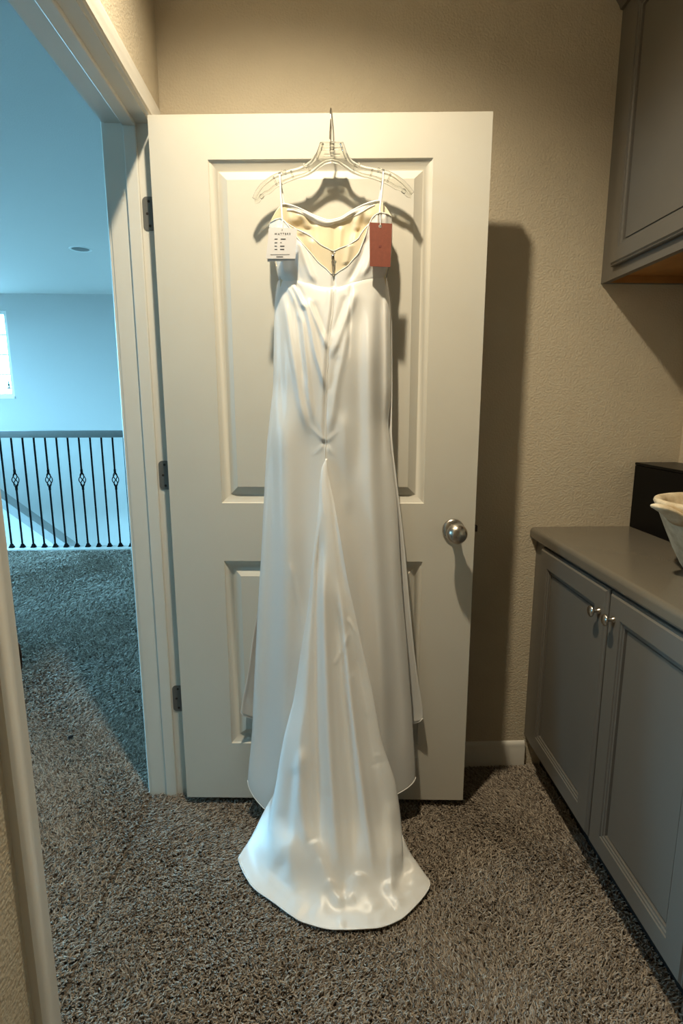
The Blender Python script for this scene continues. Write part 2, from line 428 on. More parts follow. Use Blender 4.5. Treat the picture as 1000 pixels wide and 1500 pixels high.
# ball knob both sides, latch, hinges on the jamb
def ball(sgn):
    kn = MB()
    pr = [(.033,0),(.033,.004),(.029,.008),(.014,.011),(.0125,.026),(.016,.032)]
    R_ = .0305
    for k in range(15):
        a = -1.05+ (math.pi/2+1.05)*k/14
        pr.append((max(.0008, R_*math.cos(a)), .0585+R_*.86*math.sin(a)))
    kn.lathe([(r_, (-h if sgn > 0 else DT+h)) for r_, h in pr], (.846, 0, .930), 'y', 32)
    o = kn.build('door_knob', M['nickel'], door, smooth=60); o['label'] = 'satin nickel ball knob'
    return o
kb = ball(1); ball(-1)
ks = MB(); ks.lathe([(.0055, -.0846), (.0055, -.0858), (.0012, -.0862)], (.846, 0, .930), 'y', 16)
o = ks.build('key_slot', M['nickel'], kb, smooth=40)
lt = MB(); lt.box(DW-.001, DW+.0015, .006, .029, .90, .957, .0004); lt.box(DW, DW+.011, .010, .025, .921, .940, .002)
o = lt.build('latch_bolt', M['dark_metal'], door); o['label'] = 'dark latch bolt on door edge'
for i, (z0, z1) in enumerate([(1.780, 1.868), (1.042, 1.130), (.301, .392)]):
    h = MB(); x0, x1 = -.4925, XL+.0005; rr = .012; pl = []
    for (cx, cz, a0_) in [(x0+rr, z0+rr, math.pi), (x0+rr, z1-rr, math.pi/2)]:
        for k in range(7):
            a = a0_+ (math.pi/2)*k/6*(1 if a0_ == math.pi else 1)
            pl.append((cx+rr*math.cos(a), cz+rr*math.sin(a)))
    c1 = [(x0+rr+rr*math.cos(a), z1-rr+rr*math.sin(a)) for a in np.linspace(math.pi, math.pi/2, 7)]
    c2 = [(x0+rr+rr*math.cos(a), z0+rr+rr*math.sin(a)) for a in np.linspace(1.5*math.pi, math.pi, 7)]
    h.prism([(x1, z0)]+c2+c1+[(x1, z1)], YJ-.0022, YJ+.0002)
    hg = h.build('hinge', M['hinge'], None); hg.parent = door
    hg.matrix_parent_inverse = (Matrix.Translation(door.location) @ Matrix.Rotation(TH, 4, 'Z')).inverted()
    kn = MB(); kn.tube([(XL+.004, YJ-.012, z0), (XL+.004, YJ-.012, z1)], .006, 12)
    k2 = kn.build('hinge_pin', M['hinge'], hg)
    for zz in (z0+.012, (z0+z1)/2, z1-.012):
        sc_ = MB(); sc_.lathe([(.0038, -.0004), (.003, -.0012), (.0005, -.0013)], (x0+(.018 if zz != (z0+z1)/2 else .012), YJ-.0018, zz), 'y', 12)
        sc_.build('screw', M['dark_metal'], hg, smooth=40)

# ------------------------------------------------------------------ pixel ray to a plane parallel to the door (n = distance in front of its face)
def ray(px, v):
    px = np.asarray(px, float)[..., None]; v = np.asarray(v, float)[..., None]
    return FW+RT*(px-500)/F_PX-UP*(v-750)/F_PX
def loc(px, v, n):                     # -> local door coordinates (along, -n, z)
    px, v, n = np.broadcast_arrays(np.asarray(px, float), np.asarray(v, float), np.asarray(n, float))
    d = ray(px, v)
    t = (n-(EYE-D0)@NX)/(d@NX)
    p = EYE+d*t[..., None]-D0
    return np.stack([p@UX, -n, p[..., 2]], -1)
def n_at_z(px, v, z):
    d = ray(px, v); t = (z-CAM_H)/d[..., 2]
    return (EYE+d*t[..., None]-D0)@NX

# ------------------------------------------------------------------ relief helper (folds as ridge lines)
def relief(px, v, feats, gain=1.25):
    dn = np.zeros_like(px)
    for pts, amp, wid in feats:
        pts = np.array(pts, float); vk = pts[:, 1]; xk = pts[:, 0]
        x = pchip(vk, xk, v); q = pts[:, 2] if pts.shape[1] > 2 else np.ones(len(pts))
        L = vk[-1]-vk[0]; s = (v-vk[0])/L
        fade = np.clip(s/.16, 0, 1)*np.clip((1-s)/.22, 0, 1); fade = fade*fade*(3-2*fade)
        dn += gain*amp*fade*np.exp(-((px-x)/wid)**2)
    return dn

# ------------------------------------------------------------------ hanger
hg_root = empty('clothes_hanger', tuple(D0+UX*.4845+NX*.045+np.array([0, 0, 1.93])), TH)
tag(hg_root, 'clear plastic clothes hanger with wire hook over the door top', 'hanger')
HORG = np.array([.4845, -.045, 1.93])
def hp(px, v, n=.045): return loc(px, v, n)-HORG
topL = [(471.5,209.5),(470,214),(467,223),(462,231),(456,238),(447,244),(438,248),(426,250.5),(414,254),(403,257.5),(393,263.5),(383,272),(376,282),(372,291)]
botL = [(373.5,296),(377,296),(382,289),(388,283),(395,281),(400,275.5),(407,270.5),(418,265.5),(432,260),(446,256.5),(457,251),(466,244),(475,238),(486,235.5)]
topR = [(500,209.5),(502,215),(505,224),(509,232),(515,238),(524,243),(533,246),(545,248),(558,250.5),(570,254),(580,259),(590,266.5),(598,275),(604,283)]
botR = [(602,287.5),(598,287),(592,281),(585,276),(579,275),(573,270.5),(566,267),(556,263),(545,259.5),(530,256.5),(516,251),(505,244),(496,238),(486,235.5)]
def strip_arm(tp, bt):
    t = np.array(tp); b2 = np.array(bt[::-1])
    def rs(c, n):
        d = np.r_[0, np.cumsum(np.hypot(*np.diff(c, axis=0).T))]; s = np.linspace(0, d[-1], n); return np.c_[np.interp(s, d, c[:, 0]), np.interp(s, d, c[:, 1])]
    return rs(t, 26), rs(b2, 26)
for tp, bt in ((topL, botL), (topR, botR)):
    a, b2 = strip_arm(tp, bt)
    A = hp(a[:, 0], a[:, 1]); B = hp(b2[:, 0], b2[:, 1])
    plate = MB()
    for dy in (-.0016, .0016):
        plate.grid(np.stack([A+[0, dy, 0], B+[0, dy, 0]], 1))
    web = MB()
    web.tube(list(A), .0054, 8); web.tube(list(B), .0050, 8)
    for k in (7, 12, 17):                                     # cross ribs of the moulding
        web.tube([A[k], (A[k]*.5+B[k]*.5)+[0, -.002, 0], B[k]], .0022, 6)
    arm = web.build('arm', M['acrylic'], hg_root, smooth=50)
    plate.build('web', M['acrylic_web'], arm, smooth=50)
    sgn = -1 if tp is topL else 1
    for k in (8, 14):                                         # strap notches: little upright tabs on the rim
        no = MB(); p = A[k]; no.box(p[0]-.006, p[0]+.006, p[1]-.005, p[1]+.005, p[2], p[2]+.007, .0018)
        no.build('strap_notch', M['acrylic'], arm, smooth=50)
    no = MB()
    no.lathe([(.001,-.004),(.0055,-.003),(.0062,0),(.0055,.003),(.001,.004)], tuple(B[-3]+[sgn*-.004, 0, .004]), 'y', 14)
    no.build('tip_knob', M['acrylic'], arm, smooth=50)
cb = MB()
pts = [hp(471.5,209.5), hp(500,209.5), hp(503,219), hp(507,231), hp(500,238), hp(486,234), hp(473,238), hp(464,231), hp(468,219)]
pb = MB(); pb.prism([(p[0], p[2]) for p in pts], -.0028, .0028)
for a, b2 in (((471,210),(500,210)), ((470,218),(502,218)), ((486,210),(486,234)), ((471.5,210),(464,232)), ((500,210),(507,232)), ((474,227),(498,227))):
    cb.tube([hp(*a), hp(*b2)], .0038, 8)
cb.tube([hp(486,208.5), hp(486,224)], .0062, 12)
cbo = cb.build('center_block', M['acrylic'], hg_root, smooth=50); pb.build('web', M['acrylic_web'], cbo)
# hook: wire rises, passes over the door edge and drops behind it
top = hp(484.3, 207)
hk = MB()
xs = float(top[0]); z0 = float(top[2]); zt = DZ1-1.93
path = [(xs, 0, z0-.02), (xs, 0, z0+.008), (xs+.001, -.001, z0+.03), (xs-.0005, 0, z0+.06), (xs-.001, .004, zt-.018), (xs, .014, zt-.004)]
for k in range(13):
    a = math.pi*k/12
    path.append((xs+.0005, .0625-.0250*math.cos(a)*.9, zt+.0035+.0065*math.sin(a)))
path += [(xs+.001, .0868, zt-.012), (xs+.001, .0875, zt-.035)]
path = [p for i, p in enumerate(path)]
hk.tube(path, .0016, 8)
hk.tube([(xs-.003, -.002, z0+.004), (xs-.0025, -.003, z0+.02), (xs-.001, -.0025, z0+.038), (xs, -.001, z0+.05)], .0013, 8)
o = hk.build('hook', M['chrome'], hg_root, smooth=60); o['label'] = 'bent wire hook'

# ------------------------------------------------------------------ dress
dress = empty('wedding_dress', tuple(D0+UX*.485+NX*.045), TH)
tag(dress, 'long ivory satin wedding dress with open back and train hanging on the white door', 'dress')
DORG = np.array([.485, -.045, 0])
def dl(px, v, n): return loc(px, v, n)-DORG
def curve(pts):
    p = np.array(pts, float); return lambda x: pchip(p[:, 0], p[:, 1], x)
def interp_v(pts):
    p = np.array(pts, float); return lambda v: pchip(p[:, 1], p[:, 0], v)
skL = interp_v([(408,408),(403,438),(401,480),(400.5,520),(400,560),(396,600),(391,650),(388,700),(385.5,750),(383,800),(380,850),(377.5,890),(374.5,950),(371,1020),(369.5,1060),(367.5,1090),(364,1125),(362.5,1145),(362.5,1200)])
skR = interp_v([(566,406),(569,425),(572,450),(572.6,480),(573,520),(573,560),(571.5,590),(569,620),(571,645),(576,692),(582,746),(585.5,810),(588.5,858),(590.5,885),(595,934),(599.5,994),(603.4,1048),(605.8,1085),(608,1118),(608.5,1140),(608.5,1200)])
seam = curve([(396,409),(408,410),(420,412),(437,414.5),(452,418),(470,423),(488,424.5),(505,421),(520,415.5),(540,409.5),(566,406),(578,405)])
# --- back skirt
def skirt_grid():
    NC, NR = 171, 300
    t = np.sin(np.linspace(-math.pi/2, math.pi/2, NC))*.5+np.linspace(-1, 1, NC)*.5
    out = np.zeros((NR, NC, 3)); s = np.linspace(0, 1, NR)
    frac = (t+1)/2
    lo = np.where(t < 0, 1143+44*np.clip((t+1)/.22, 0, 1)**.55, 1138+30*np.clip((1-t)/.30, 0, 1)**.55)
    mid = np.clip(1-np.abs(t)/.75, 0, 1); lo = lo+mid*10*0
    hi = seam(408+frac*158)-3.0
    V = hi[None]+(lo-hi)[None]*s[:, None]
    L, R_ = skL(V), skR(V)
    PX = L+(R_-L)*frac[None]
    # depth: edges lie by the door, centre stands forward
    sv = np.array([405, 440, 520, 600, 700, 800, 900, 1000, 1100, 1200.])
    nc = pchip(sv, [.0925, .100, .108, .100, .094, .098, .102, .106, .110, .112], V)
    ne = pchip(sv, [.052, .050, .046, .044, .044, .046, .050, .055, .060, .062], V)
    shape = np.clip(1-np.abs(t[None])**2.5, 0, 1)**.6
    N_ = ne+(nc-ne)*shape
    feats = [
        ([(414,424),(418,450),(424,490),(431,535),(440,590),(452,640)], .0050, 5.0),
        ([(404,420),(408,480),(412,560),(414,640)], -.0030, 6),
        ([(440,428),(446,445),(455,478),(462,516),(472,552),(478,580)], .0055, 4.0),
        ([(449,434),(458,458),(468,481),(476,500),(481,518)], .0046, 4.2),
        ([(441,452),(444,490),(448,530),(453,580),(460,625)], .0040, 4.0),
        ([(432,430),(436,470),(441,520),(447,570)], -.0035, 4.0),
        ([(458,440),(470,472),(478,498)], -.0018, 4.5),
        ([(426,414),(432,424),(440,440),(446,455)], .0045, 3.6),
        ([(434,416),(442,430),(447,444)], -.003, 3.0),
        ([(420,415),(426,428),(433,446),(440,475)], .0035, 3.4),
        ([(520,420),(516,440),(505,470),(492,505),(484,528)], .0050, 6),
        ([(508,430),(500,455),(490,480),(484,496)], -.0020, 5),
        ([(512,470),(504,510),(494,555),(486,610),(480,645)], .0040, 6),
        ([(497,520),(489,552),(482,580)], -.0015, 5),
        ([(514,412),(513,440),(512,480),(510,530)], -.0025, 2.5),
        ([(538,408),(541,440),(541.5,520),(542,600),(544,690),(548,780),(554,900),(560,1040),(566,1180)], .0105, 12),
        ([(556,409),(557,460),(557,540),(558,620),(562,700)], -.0045, 7),
        ([(565,412),(566,460),(567,540),(567,620)], .0040, 4),
        ([(528,430),(526,520),(526,620),(528,720)], -.0040, 12),
        ([(417,560),(416,640),(417,720),(420,820),(420,920),(417,1020),(410,1120),(405,1185)], .0090, 15),
        ([(395,620),(396,720),(396,820),(394,920),(390,1020),(384,1100),(380,1180)], -.0050, 12),
        ([(448,600),(452,680),(450,760),(446,850),(440,960)], -.0050, 16),
        ([(500,640),(506,700),(518,800),(530,920),(545,1060),(552,1180)], -.0060, 14),
        ([(503,600),(506,680),(512,760)], .0030, 8),
        ([(580,760),(584,860),(590,960),(596,1060),(600,1150)], .0040, 9),
        ([(424,820),(432,860),(438,890),(442,930)], .0022, 4),
        ([(489.5,404),(488,440),(481,505),(478.5,560),(477,600),(476.5,665)], -.0030, 2.6),
        ([(484,404),(482.5,440),(475,505),(472.5,560),(471,600),(470,665)], .0018, 4),
    ]
    dn = relief(PX, V, feats)
    dn -= .0025*np.exp(-((PX-477)/5)**2-((V-650)/6)**2)
    for (ax, ay, bx_, by, am) in [(477,648,452,622,.0028),(477,648,498,628,.0028),(477,650,455,668,.0022),(478,652,492,672,.0022),(477,648,462,606,.0018)]:
        d = np.array([bx_-ax, by-ay], float); Ln = np.hypot(*d); d /= Ln
        a = (PX-ax)*d[0]+(V-ay)*d[1]; c = -(PX-ax)*d[1]+(V-ay)*d[0]
        dn += am*np.exp(-(c/3.0)**2)*np.clip(a/6, 0, 1)*np.clip((Ln-a)/Ln, 0, 1)
    dn -= .0016*np.clip((seam(PX)+3-V)/6, 0, 1)          # tucked under the waist seam
    # long soft billows
    dn += .0016*np.sin(PX/11.0+V/140)*np.clip((V-600)/300, 0, 1)
    edge = np.clip((1-np.abs(t))/.12, 0, 1)[None]
    N_ = N_+dn*(.25+.75*edge)
    return dl(PX, V, N_), PX, V, N_
SK, SPX, SV, SN = skirt_grid()
mb = MB().grid(SK)
o = mb.build('skirt', M['satin'], dress, smooth=180)
so = o.modifiers.new('thick', 'SOLIDIFY'); so.thickness = .0014; so.offset = -1
hem = MB().tube(list(SK[-1]), .0016, 6); hem.build('hem', M['satin'], o, smooth=180)
sm_pts = [SK[i, :, :][np.argmin(np.abs(SPX[i]-pchip([404,424,440,505,560,600,640],[489.5,488.5,488,481,478.5,477,476.5],SV[i, 85])))]+[0, -.001, 0] for i in range(0, 118, 3)]
MB().tube(sm_pts, .0011, 6).build('center_seam', M['satin'], o, smooth=180)

# --- front skirt panel, close to the door, its hem higher than the back
fpL = interp_v([(409,400),(402,440),(401.5,560),(397,600),(389,700),(384,800),(379,880),(370,934),(362.5,988),(354,1030),(352,1045)])
fpR = interp_v([(566,400),(573.5,450),(574.5,560),(574,630),(580.5,700),(586,746),(592.5,802),(600,885),(607,955),(613,1000),(619.5,1050),(618,1056)])
NC, NR = 81, 150
t = np.linspace(-1, 1, NC); fr = (t+1)/2; s = np.linspace(0, 1, NR)
lo = 1046+(1-fr)*0+fr*10+14*np.clip(1-np.abs(t)**4, 0, 1)
lo[0] -= 3; lo[-1] -= 4
V = 412+(lo-412)[None]*s[:, None]
PX = fpL(V)+(fpR(V)-fpL(V))*fr[None]
N_ = .046-.028*np.clip(1-np.abs(t[None])**3, 0, 1)**.6 - .012*np.clip((V-600)/450, 0, 1)
N_ = N_+.003*np.sin(t*9)[None]*np.clip((V-600)/400, 0, 1)
N_ = np.maximum(N_, .006)
FP = dl(PX, V, N_)
o = MB().grid(FP).build('front_panel', M['satin'], dress, smooth=180)
so = o.modifiers.new('thick', 'SOLIDIFY'); so.thickness = .0012
MB().tube(list(FP[-1]), .0016, 6).build('hem', M['satin'], o, smooth=180)

# --- train
def train():
    Lk = [(477,672),(470,690),(466,746),(458,816),(451,886),(439,964),(430,1024),(415,1084),(404.5,1146),(395.5,1200),(387,1255)]
    Rk = [(479,672),(480.5,690),(490,740),(501,802),(512,864),(518,890),(533.5,961),(547,1021),(560.5,1090),(580,1152),(587.5,1206),(590,1245)]
    Lf, Rf = interp_v(Lk), interp_v(Rk)
    vk = [672,690,746,816,886,964,1024,1084,1146,1200,1250]
    nE = [.094,.098,.110,.122,.132,.148,.162,.178,.196,.214,.245]
    nC = [.097,.105,.122,.140,.158,.180,.200,.224,.252,.282,.318]
    cols = []
    # left hidden return, left flare
    cols.append([(478,672,.080,0),(478,816,.086,0),(474,886,.090,0),(462,964,.095,0),(455,1084,.098,0),(440,1146,.098,0),(420,1190,.100,0),(398,1236,None,.020)])
    cols.append([(478,672,.088,0),(470,746,.096,0),(464,816,.103,0),(457,886,.110,0),(445,964,.117,0),(436,1024,.122,0),(421,1090,.125,0),(409,1135,.128,0),(401.5,1161,.132,0),(386,1190,None,.085),(366,1230,None,.028),(349,1256.5,None,.009)])
    cols.append([(356,1246,None,.012)])         # placeholder, replaced by an in-between column
    left = [(p[0], p[1], pchip(vk, nE, p[1]), 0) for p in Lk[:-1]]+[(387,1250,None,.048),(381,1278,None,.017),(368.5,1297,None,.008)]
    cols.append(left)
    ends = [(.13, 396, 1318.5), (.30, 445, 1351), (.50, 496, 1362), (.70, 548, 1359.5), (.87, 583, 1348)]
    for f, ex, ev in ends:
        c = []
        for v in vk[:-1]:
            a, b2 = float(Lf(v)), float(Rf(v)); q = math.sqrt(max(0, 1-(2*f-1)**2))
            n = float(pchip(vk, nE, v)); n += (float(pchip(vk, nC, v))-n)*q
            c.append((a+(b2-a)*f, v, n, 0))
        a, b2 = 385, 592
        c.append((a+(b2-a)*f, 1255, None, .052+.045*math.sqrt(max(0, 1-(2*f-1)**2))))
        x = a+(b2-a)*f
        c.append((x+(ex-x)*.35, 1255+(ev-1255)*.42, None, .016+.022*math.sqrt(max(0, 1-(2*f-1)**2))))
        c.append((x+(ex-x)*.70, 1255+(ev-1255)*.72, None, .012))
        c.append((ex, ev, None, .007))
        cols.append(c)
    right = [(p[0], p[1], float(pchip(vk, nE, p[1]))+.018*min(1, max(0, (p[1]-690)/120)), 0) for p in Rk[:-1]]+[(590,1245,None,.075),(590,1278,None,.026),(596,1306,None,.012),(604,1331,None,.007)]
    cols.append(right)
    cols.append([(478,672,.088,0),(492,802,.104,0),(505,890,.112,0),(528,1000,.118,0),(548,1070,.122,0),(568,1140,.124,0),(582,1195,.135,0),(590,1226,None,.095),(604,1257,None,.045),(629.5,1295,None,.009)])
    cols.append([(479,672,.080,0),(485,816,.086,0),(500,964,.092,0),(520,1084,.098,0),(540,1160,.098,0),(566,1220,None,.05),(602,1266,None,.016)])
    cols.pop(2)
    NR = 260; s = np.linspace(0, 1, NR)
    X_, V_, N__ = [], [], []
    for c in cols:
        px = np.array([k[0] for k in c], float); v = np.array([k[1] for k in c], float)
        n = np.array([float(k[2]) if k[2] is not None else float(n_at_z(k[0], k[1], k[3])) for k in c])
        vv = v[0]+(v[-1]-v[0])*s
        X_.append(pchip(v, px, vv)); V_.append(vv); N__.append(pchip(v, n, vv))
    X_, V_, N__ = np.array(X_).T, np.array(V_).T, np.array(N__).T        # NR x cols
    k = np.array([0, .7, 1.25, 2.0, 3.2, 4.6, 6.0, 7.2, 8.0, 8.5, 9.1])
    kk = np.unique(np.r_[np.linspace(0, 1.25, 26), np.linspace(1.25, 8.0, 150), np.linspace(8.0, 9.1, 24)])
    def across(A): return np.array([pchip(k, A[i], kk) for i in range(NR)])
    PX, V, N_ = across(X_), across(V_), across(N__)
    feats = [
        ([(470,760),(463,900),(462,1000),(464,1100),(467,1180),(470,1260)], -.0110, 6.5),
        ([(453,800),(449,900),(444,1000),(438,1100),(430,1190),(424,1270)], .0050, 10),
        ([(472,800),(474,900),(478,1000),(482,1090),(488,1180),(497,1290)], .0100, 8),
        ([(492,860),(498,940),(505,1040),(512,1130),(517,1200),(522,1290)], -.0095, 9),
        ([(497,840),(503,920),(511,1010),(521,1085),(531,1160),(540,1225),(550,1300)], .0085, 6.5),
        ([(520,930),(532,1020),(545,1100),(556,1180),(566,1260)], -.0045, 9),
        ([(442,1090),(440,1150),(444,1200),(452,1250)], .0060, 8),
        ([(430,1120),(424,1180),(420,1240)], -.0050, 10),
        ([(405,1180),(406,1230),(412,1290)], -.006, 12),
        ([(572,1170),(574,1220),(576,1280),(570,1320)], .006, 8),
    ]
    dn = relief(PX, V, feats)
    for (ax, ay, bx_, by, am, wd) in [(508,905,545,962,.0022,3),(513,925,490,975,.0016,3),(515,985,540,1050,.0016,4),(545,1108,568,1104,.0016,2),(540,1122,572,1114,-.0016,2),(468,700,476,760,.0012,3)]:
        d = np.array([bx_-ax, by-ay], float); Ln = np.hypot(*d); d /= Ln
        a = (PX-ax)*d[0]+(V-ay)*d[1]; c = -(PX-ax)*d[1]+(V-ay)*d[0]
        dn += am*np.exp(-(c/wd)**2)*np.clip(a/5, 0, 1)*np.clip((Ln-a)/5, 0, 1)
    vis = np.clip((kk-1.5)/.7, 0, 1)*np.clip((7.9-kk)/.6, 0, 1)
    N_ = N_+dn*vis[None]
    Pt = dl(PX, V, N_)
    # wrinkles in the part lying on the carpet, raised along z
    z = np.zeros(PX.shape)
    for (ax, ay, bx_, by, am, wd) in [
            (459,1238,483,1300,.020,6),(483,1300,497,1322,.016,5),(497,1322,512,1318,.010,5),(512,1318,526,1285,.012,7),
            (468,1270,470,1335,.008,7),(526,1285,545,1330,.009,8),(545,1330,560,1345,.006,7),(460,1340,500,1354,.007,5),
            (500,1352,540,1350,.004,6),(570,1295,582,1325,.012,7),(590,1300,604,1290,.008,6),(600,1262,612,1292,.008,8),
            (582,1325,604,1312,.008,6),(412,1310,440,1335,.006,9),(420,1270,440,1300,.006,8),(385,1285,405,1305,.005,8),(430,1325,455,1335,.004,6)]:
        d = np.array([bx_-ax, by-ay], float); Ln = np.hypot(*d); d /= Ln
        a = (PX-ax)*d[0]+(V-ay)*d[1]; c = -(PX-ax)*d[1]+(V-ay)*d[0]
        z += .55*am*np.exp(-(c/(1.7*wd))**2)*np.clip((a+8)/10, 0, 1)*np.clip((Ln+8-a)/10, 0, 1)
    z -= .010*np.exp(-((PX-505)/10)**2-((V-1290)/30)**2)
    Pt[..., 2] += z*np.clip((kk-1.2)/.5, 0, 1)[None]
    Pt[..., 2] = np.maximum(Pt[..., 2], .0055)
    return Pt
TR = train()
o = MB().grid(TR).build('train', M['satin'], dress, smooth=180)
so = o.modifiers.new('thick', 'SOLIDIFY'); so.thickness = .0014; so.offset = -1
MB().tube(list(TR[-1, 14:190:2]), .0017, 6).build('hem', M['satin'], o, smooth=180)

# --- bodice
frontTop = curve([(394,330),(400,316),(408,304),(415,298.5),(426,300.5),(436,304),(446,308.5),(457,314),(468,318.5),(482,322.4),(491,321),(499,318.5),(508,313),(517,307.5),(532,300),(543,296),(556,293.5),(564,302),(573,316),(576,322)])
NC, NR = 121, 60
px = np.linspace(396, 573.5, NC); top = frontTop(px); s = np.linspace(0, 1, NR)
V = top[None]+(420-top)[None]*s[:, None]; PX = np.repeat(px[None], NR, 0)+0*V
tt = (PX-484.7)/88.8
def inside(PX, V):                       # keep the inner layers within the outline of the outer bodice
    a = interp_v([(395,300),(395.5,330),(396.5,350),(399,370),(405,390),(410,408),(410,440)])(V); b2 = interp_v([(574,300),(573.5,330),(573,360),(570,385),(565,406),(565,440)])(V)
    return np.clip(PX, a, b2)
PX = inside(PX, V)
N_ = .030+.018*np.abs(tt)**3
for cx, sg in ((440, 1), (532, -1)):                        # moulded cups, hollow seen from behind
    N_ -= .012*np.exp(-((PX-cx)/26)**2-((V-335)/20)**2)
N_ += relief(PX, V, [([(425,303),(428,330),(432,360),(437,400)], .0035, 4),([(520,312),(521,335),(517,362),(512,400)], .004, 4),([(490,326),(489,350),(488,380)], -.002, 4),
    ([(500,330),(498,352),(496,378)], .0035, 3.5),([(462,325),(464,350),(470,380)], .003, 5),([(438,312),(446,322),(452,336)], .004, 6),([(530,306),(525,322),(522,340)], .004, 5)])
N_ += .005*np.exp(-((PX-433)/9)**2-((V-322)/7)**2)+.005*np.exp(-((PX-540)/7)**2-((V-318)/8)**2)
N_ = np.maximum(N_, .010)
BF = dl(PX, V, N_)
o = MB().grid(BF).build('bodice_front', M['lining'], dress, smooth=180)
so = o.modifiers.new('thick', 'SOLIDIFY'); so.thickness = .0012
rim = [dl(p, frontTop(p)+.5, float(pchip(px, N_[0], p))+.002) for p in np.linspace(413, 558, 60)]
rm = MB().tube(rim, .0026, 8)
rim2 = [dl(p, frontTop(p)+8+2*math.sin(p/9), float(pchip(px, N_[6], p))+.001) for p in np.linspace(420, 549, 60)]
rm.tube(rim2, .0022, 8)
bm_ = np.stack([np.array(rim)+[0, -.001, 0], np.array([dl(p, frontTop(p)+4, .036) for p in np.linspace(413, 558, 60)]), np.array(rim2)+[0, -.001, 0]], 0)
rm.grid(bm_)
q = rm.build('neckline_facing', M['satin'], o, smooth=180); q['label'] = 'bright satin band along the front neckline'

faceTop = curve([(397,326),(404,321),(411,320.5),(420,327),(434,335.5),(446,341),(456,347),(460,350.5),(472,360),(480,364),(488,367.5),(498,363.5),(510,359),(518,354),(524,350),(529,342),(534,335),(540,328.5),(552,315),(560,312.5),(568,315),(573.5,320)])
px = np.linspace(398, 573, NC); top = faceTop(px)
V = top[None]+(420-top)[None]*s[:, None]; PX = inside(np.repeat(px[None], NR, 0)+0*V, V); tt = (PX-485.5)/88
N_ = .058+.030*np.clip(1-np.abs(tt)**2.2, 0, 1)+.003*np.sin((V-330)/16)*np.abs(tt)
N_ += relief(PX, V, [([(456,347),(458,365),(462,385),(470,405)], .003, 5),([(512,356),(510,372),(506,390)], .0035, 5),([(440,340),(444,360),(452,385)], -.003, 6),([(488,364),(488,380),(488,410)], -.003, 2.5)])
BI = dl(PX, V, N_)
o = MB().grid(BI).build('back_facing', M['lining'], dress, smooth=180)
so = o.modifiers.new('thick', 'SOLIDIFY'); so.thickness = .0012
MB().tube(list(BI[0, 2:-2]), .0013, 6).build('piping', M['satin'], o, smooth=180)

backTop = curve([(395.5,327),(400,324),(406,321),(411,320),(417,325),(423,331.5),(429,339),(435,347.5),(448,362.5),(457,373),(466,384),(477,393),(488,402.5),(498,396.5),(508,390),(517,380),(525,370.5),(531,356),(536,343),(540,329),(546,318),(552,313.5),(558,311.5),(565,313),(572,316.5),(575,322)])
bL = interp_v([(395.5,318),(393,345),(396,370),(403,390),(408,412)]); bR = interp_v([(573.5,310),(574.5,335),(574,360),(571,385),(566,408)])
NC2 = 161
t = np.linspace(0, 1, NC2); NR = 70; s = np.linspace(0, 1, NR)
pxt = 395.5+t*(574-395.5); pxb = 408+t*(566-408); bot = seam(pxb)+.8; top = np.minimum(backTop(pxt), bot-3)
V = top[None]+(bot-top)[None]*s[:, None]
L, R_ = bL(V), bR(V)
PXa = pxt[None]+(pxb-pxt)[None]*s[:, None]
bl = np.clip(np.abs(2*t-1), 0, 1)[None]**3
PX = PXa*(1-bl)+(L+(R_-L)*t[None])*bl
tt = 2*t-1
N_ = .052+.041*np.clip(1-np.abs(tt[None])**2.5, 0, 1)**.6+0*V
N_ += relief(PX, V, [([(412,330),(414,345),(415,370),(413,395),(414,411)], .004, 5),([(437,350),(445,375),(452,395),(462,417)], .0035, 5),([(425,345),(430,370),(436,398),(442,414)], -.003, 5),
    ([(548,320),(547,350),(540,385),(530,410)], .004, 5),([(560,318),(561,350),(558,385),(556,406)], -.003, 4),([(536,345),(530,372),(518,398),(508,418)], -.003, 5),([(489,398),(489,410),(489,424)], -.004, 2.5)])
N_ += .006*np.exp(-((PX-418)/11)**2-((V-398)/9)**2)-.003*np.exp(-((PX-436)/6)**2-((V-410)/6)**2)
N_ += -.0012*np.clip((V-(seam(PX)-2))/2, 0, 1)
for cx, am in ((403,.003),(409,-.003),(415,.003),(553,.003),(559,-.003),(565,.003)):   # gathers where the straps are sewn in
    N_ += am*np.exp(-((PX-cx)/2.2)**2)*np.clip(1-(V-318)/26, 0, 1)
BB = dl(PX, V, N_)
o = MB().grid(BB).build('bodice_back', M['satin'], dress, smooth=180)
so = o.modifiers.new('thick', 'SOLIDIFY'); so.thickness = .0014; so.offset = -1
MB().tube(list(BB[0, 1:-1]), .0014, 6).build('piping', M['satin'], o, smooth=180)
# sides closing the bodice
for sgn, pts in ((-1, [(396,328),(393.5,345),(396.5,370),(403,390),(408,411)]), (1, [(573,320),(574.5,335),(574,360),(571,385),(566,407)])):
    g = np.stack([np.array([dl(p, v, n) for p, v in pts]) for n in (.030, .044, .060)], 1)
    MB().grid(g).build('side_panel', M['satin'], dress, smooth=180)
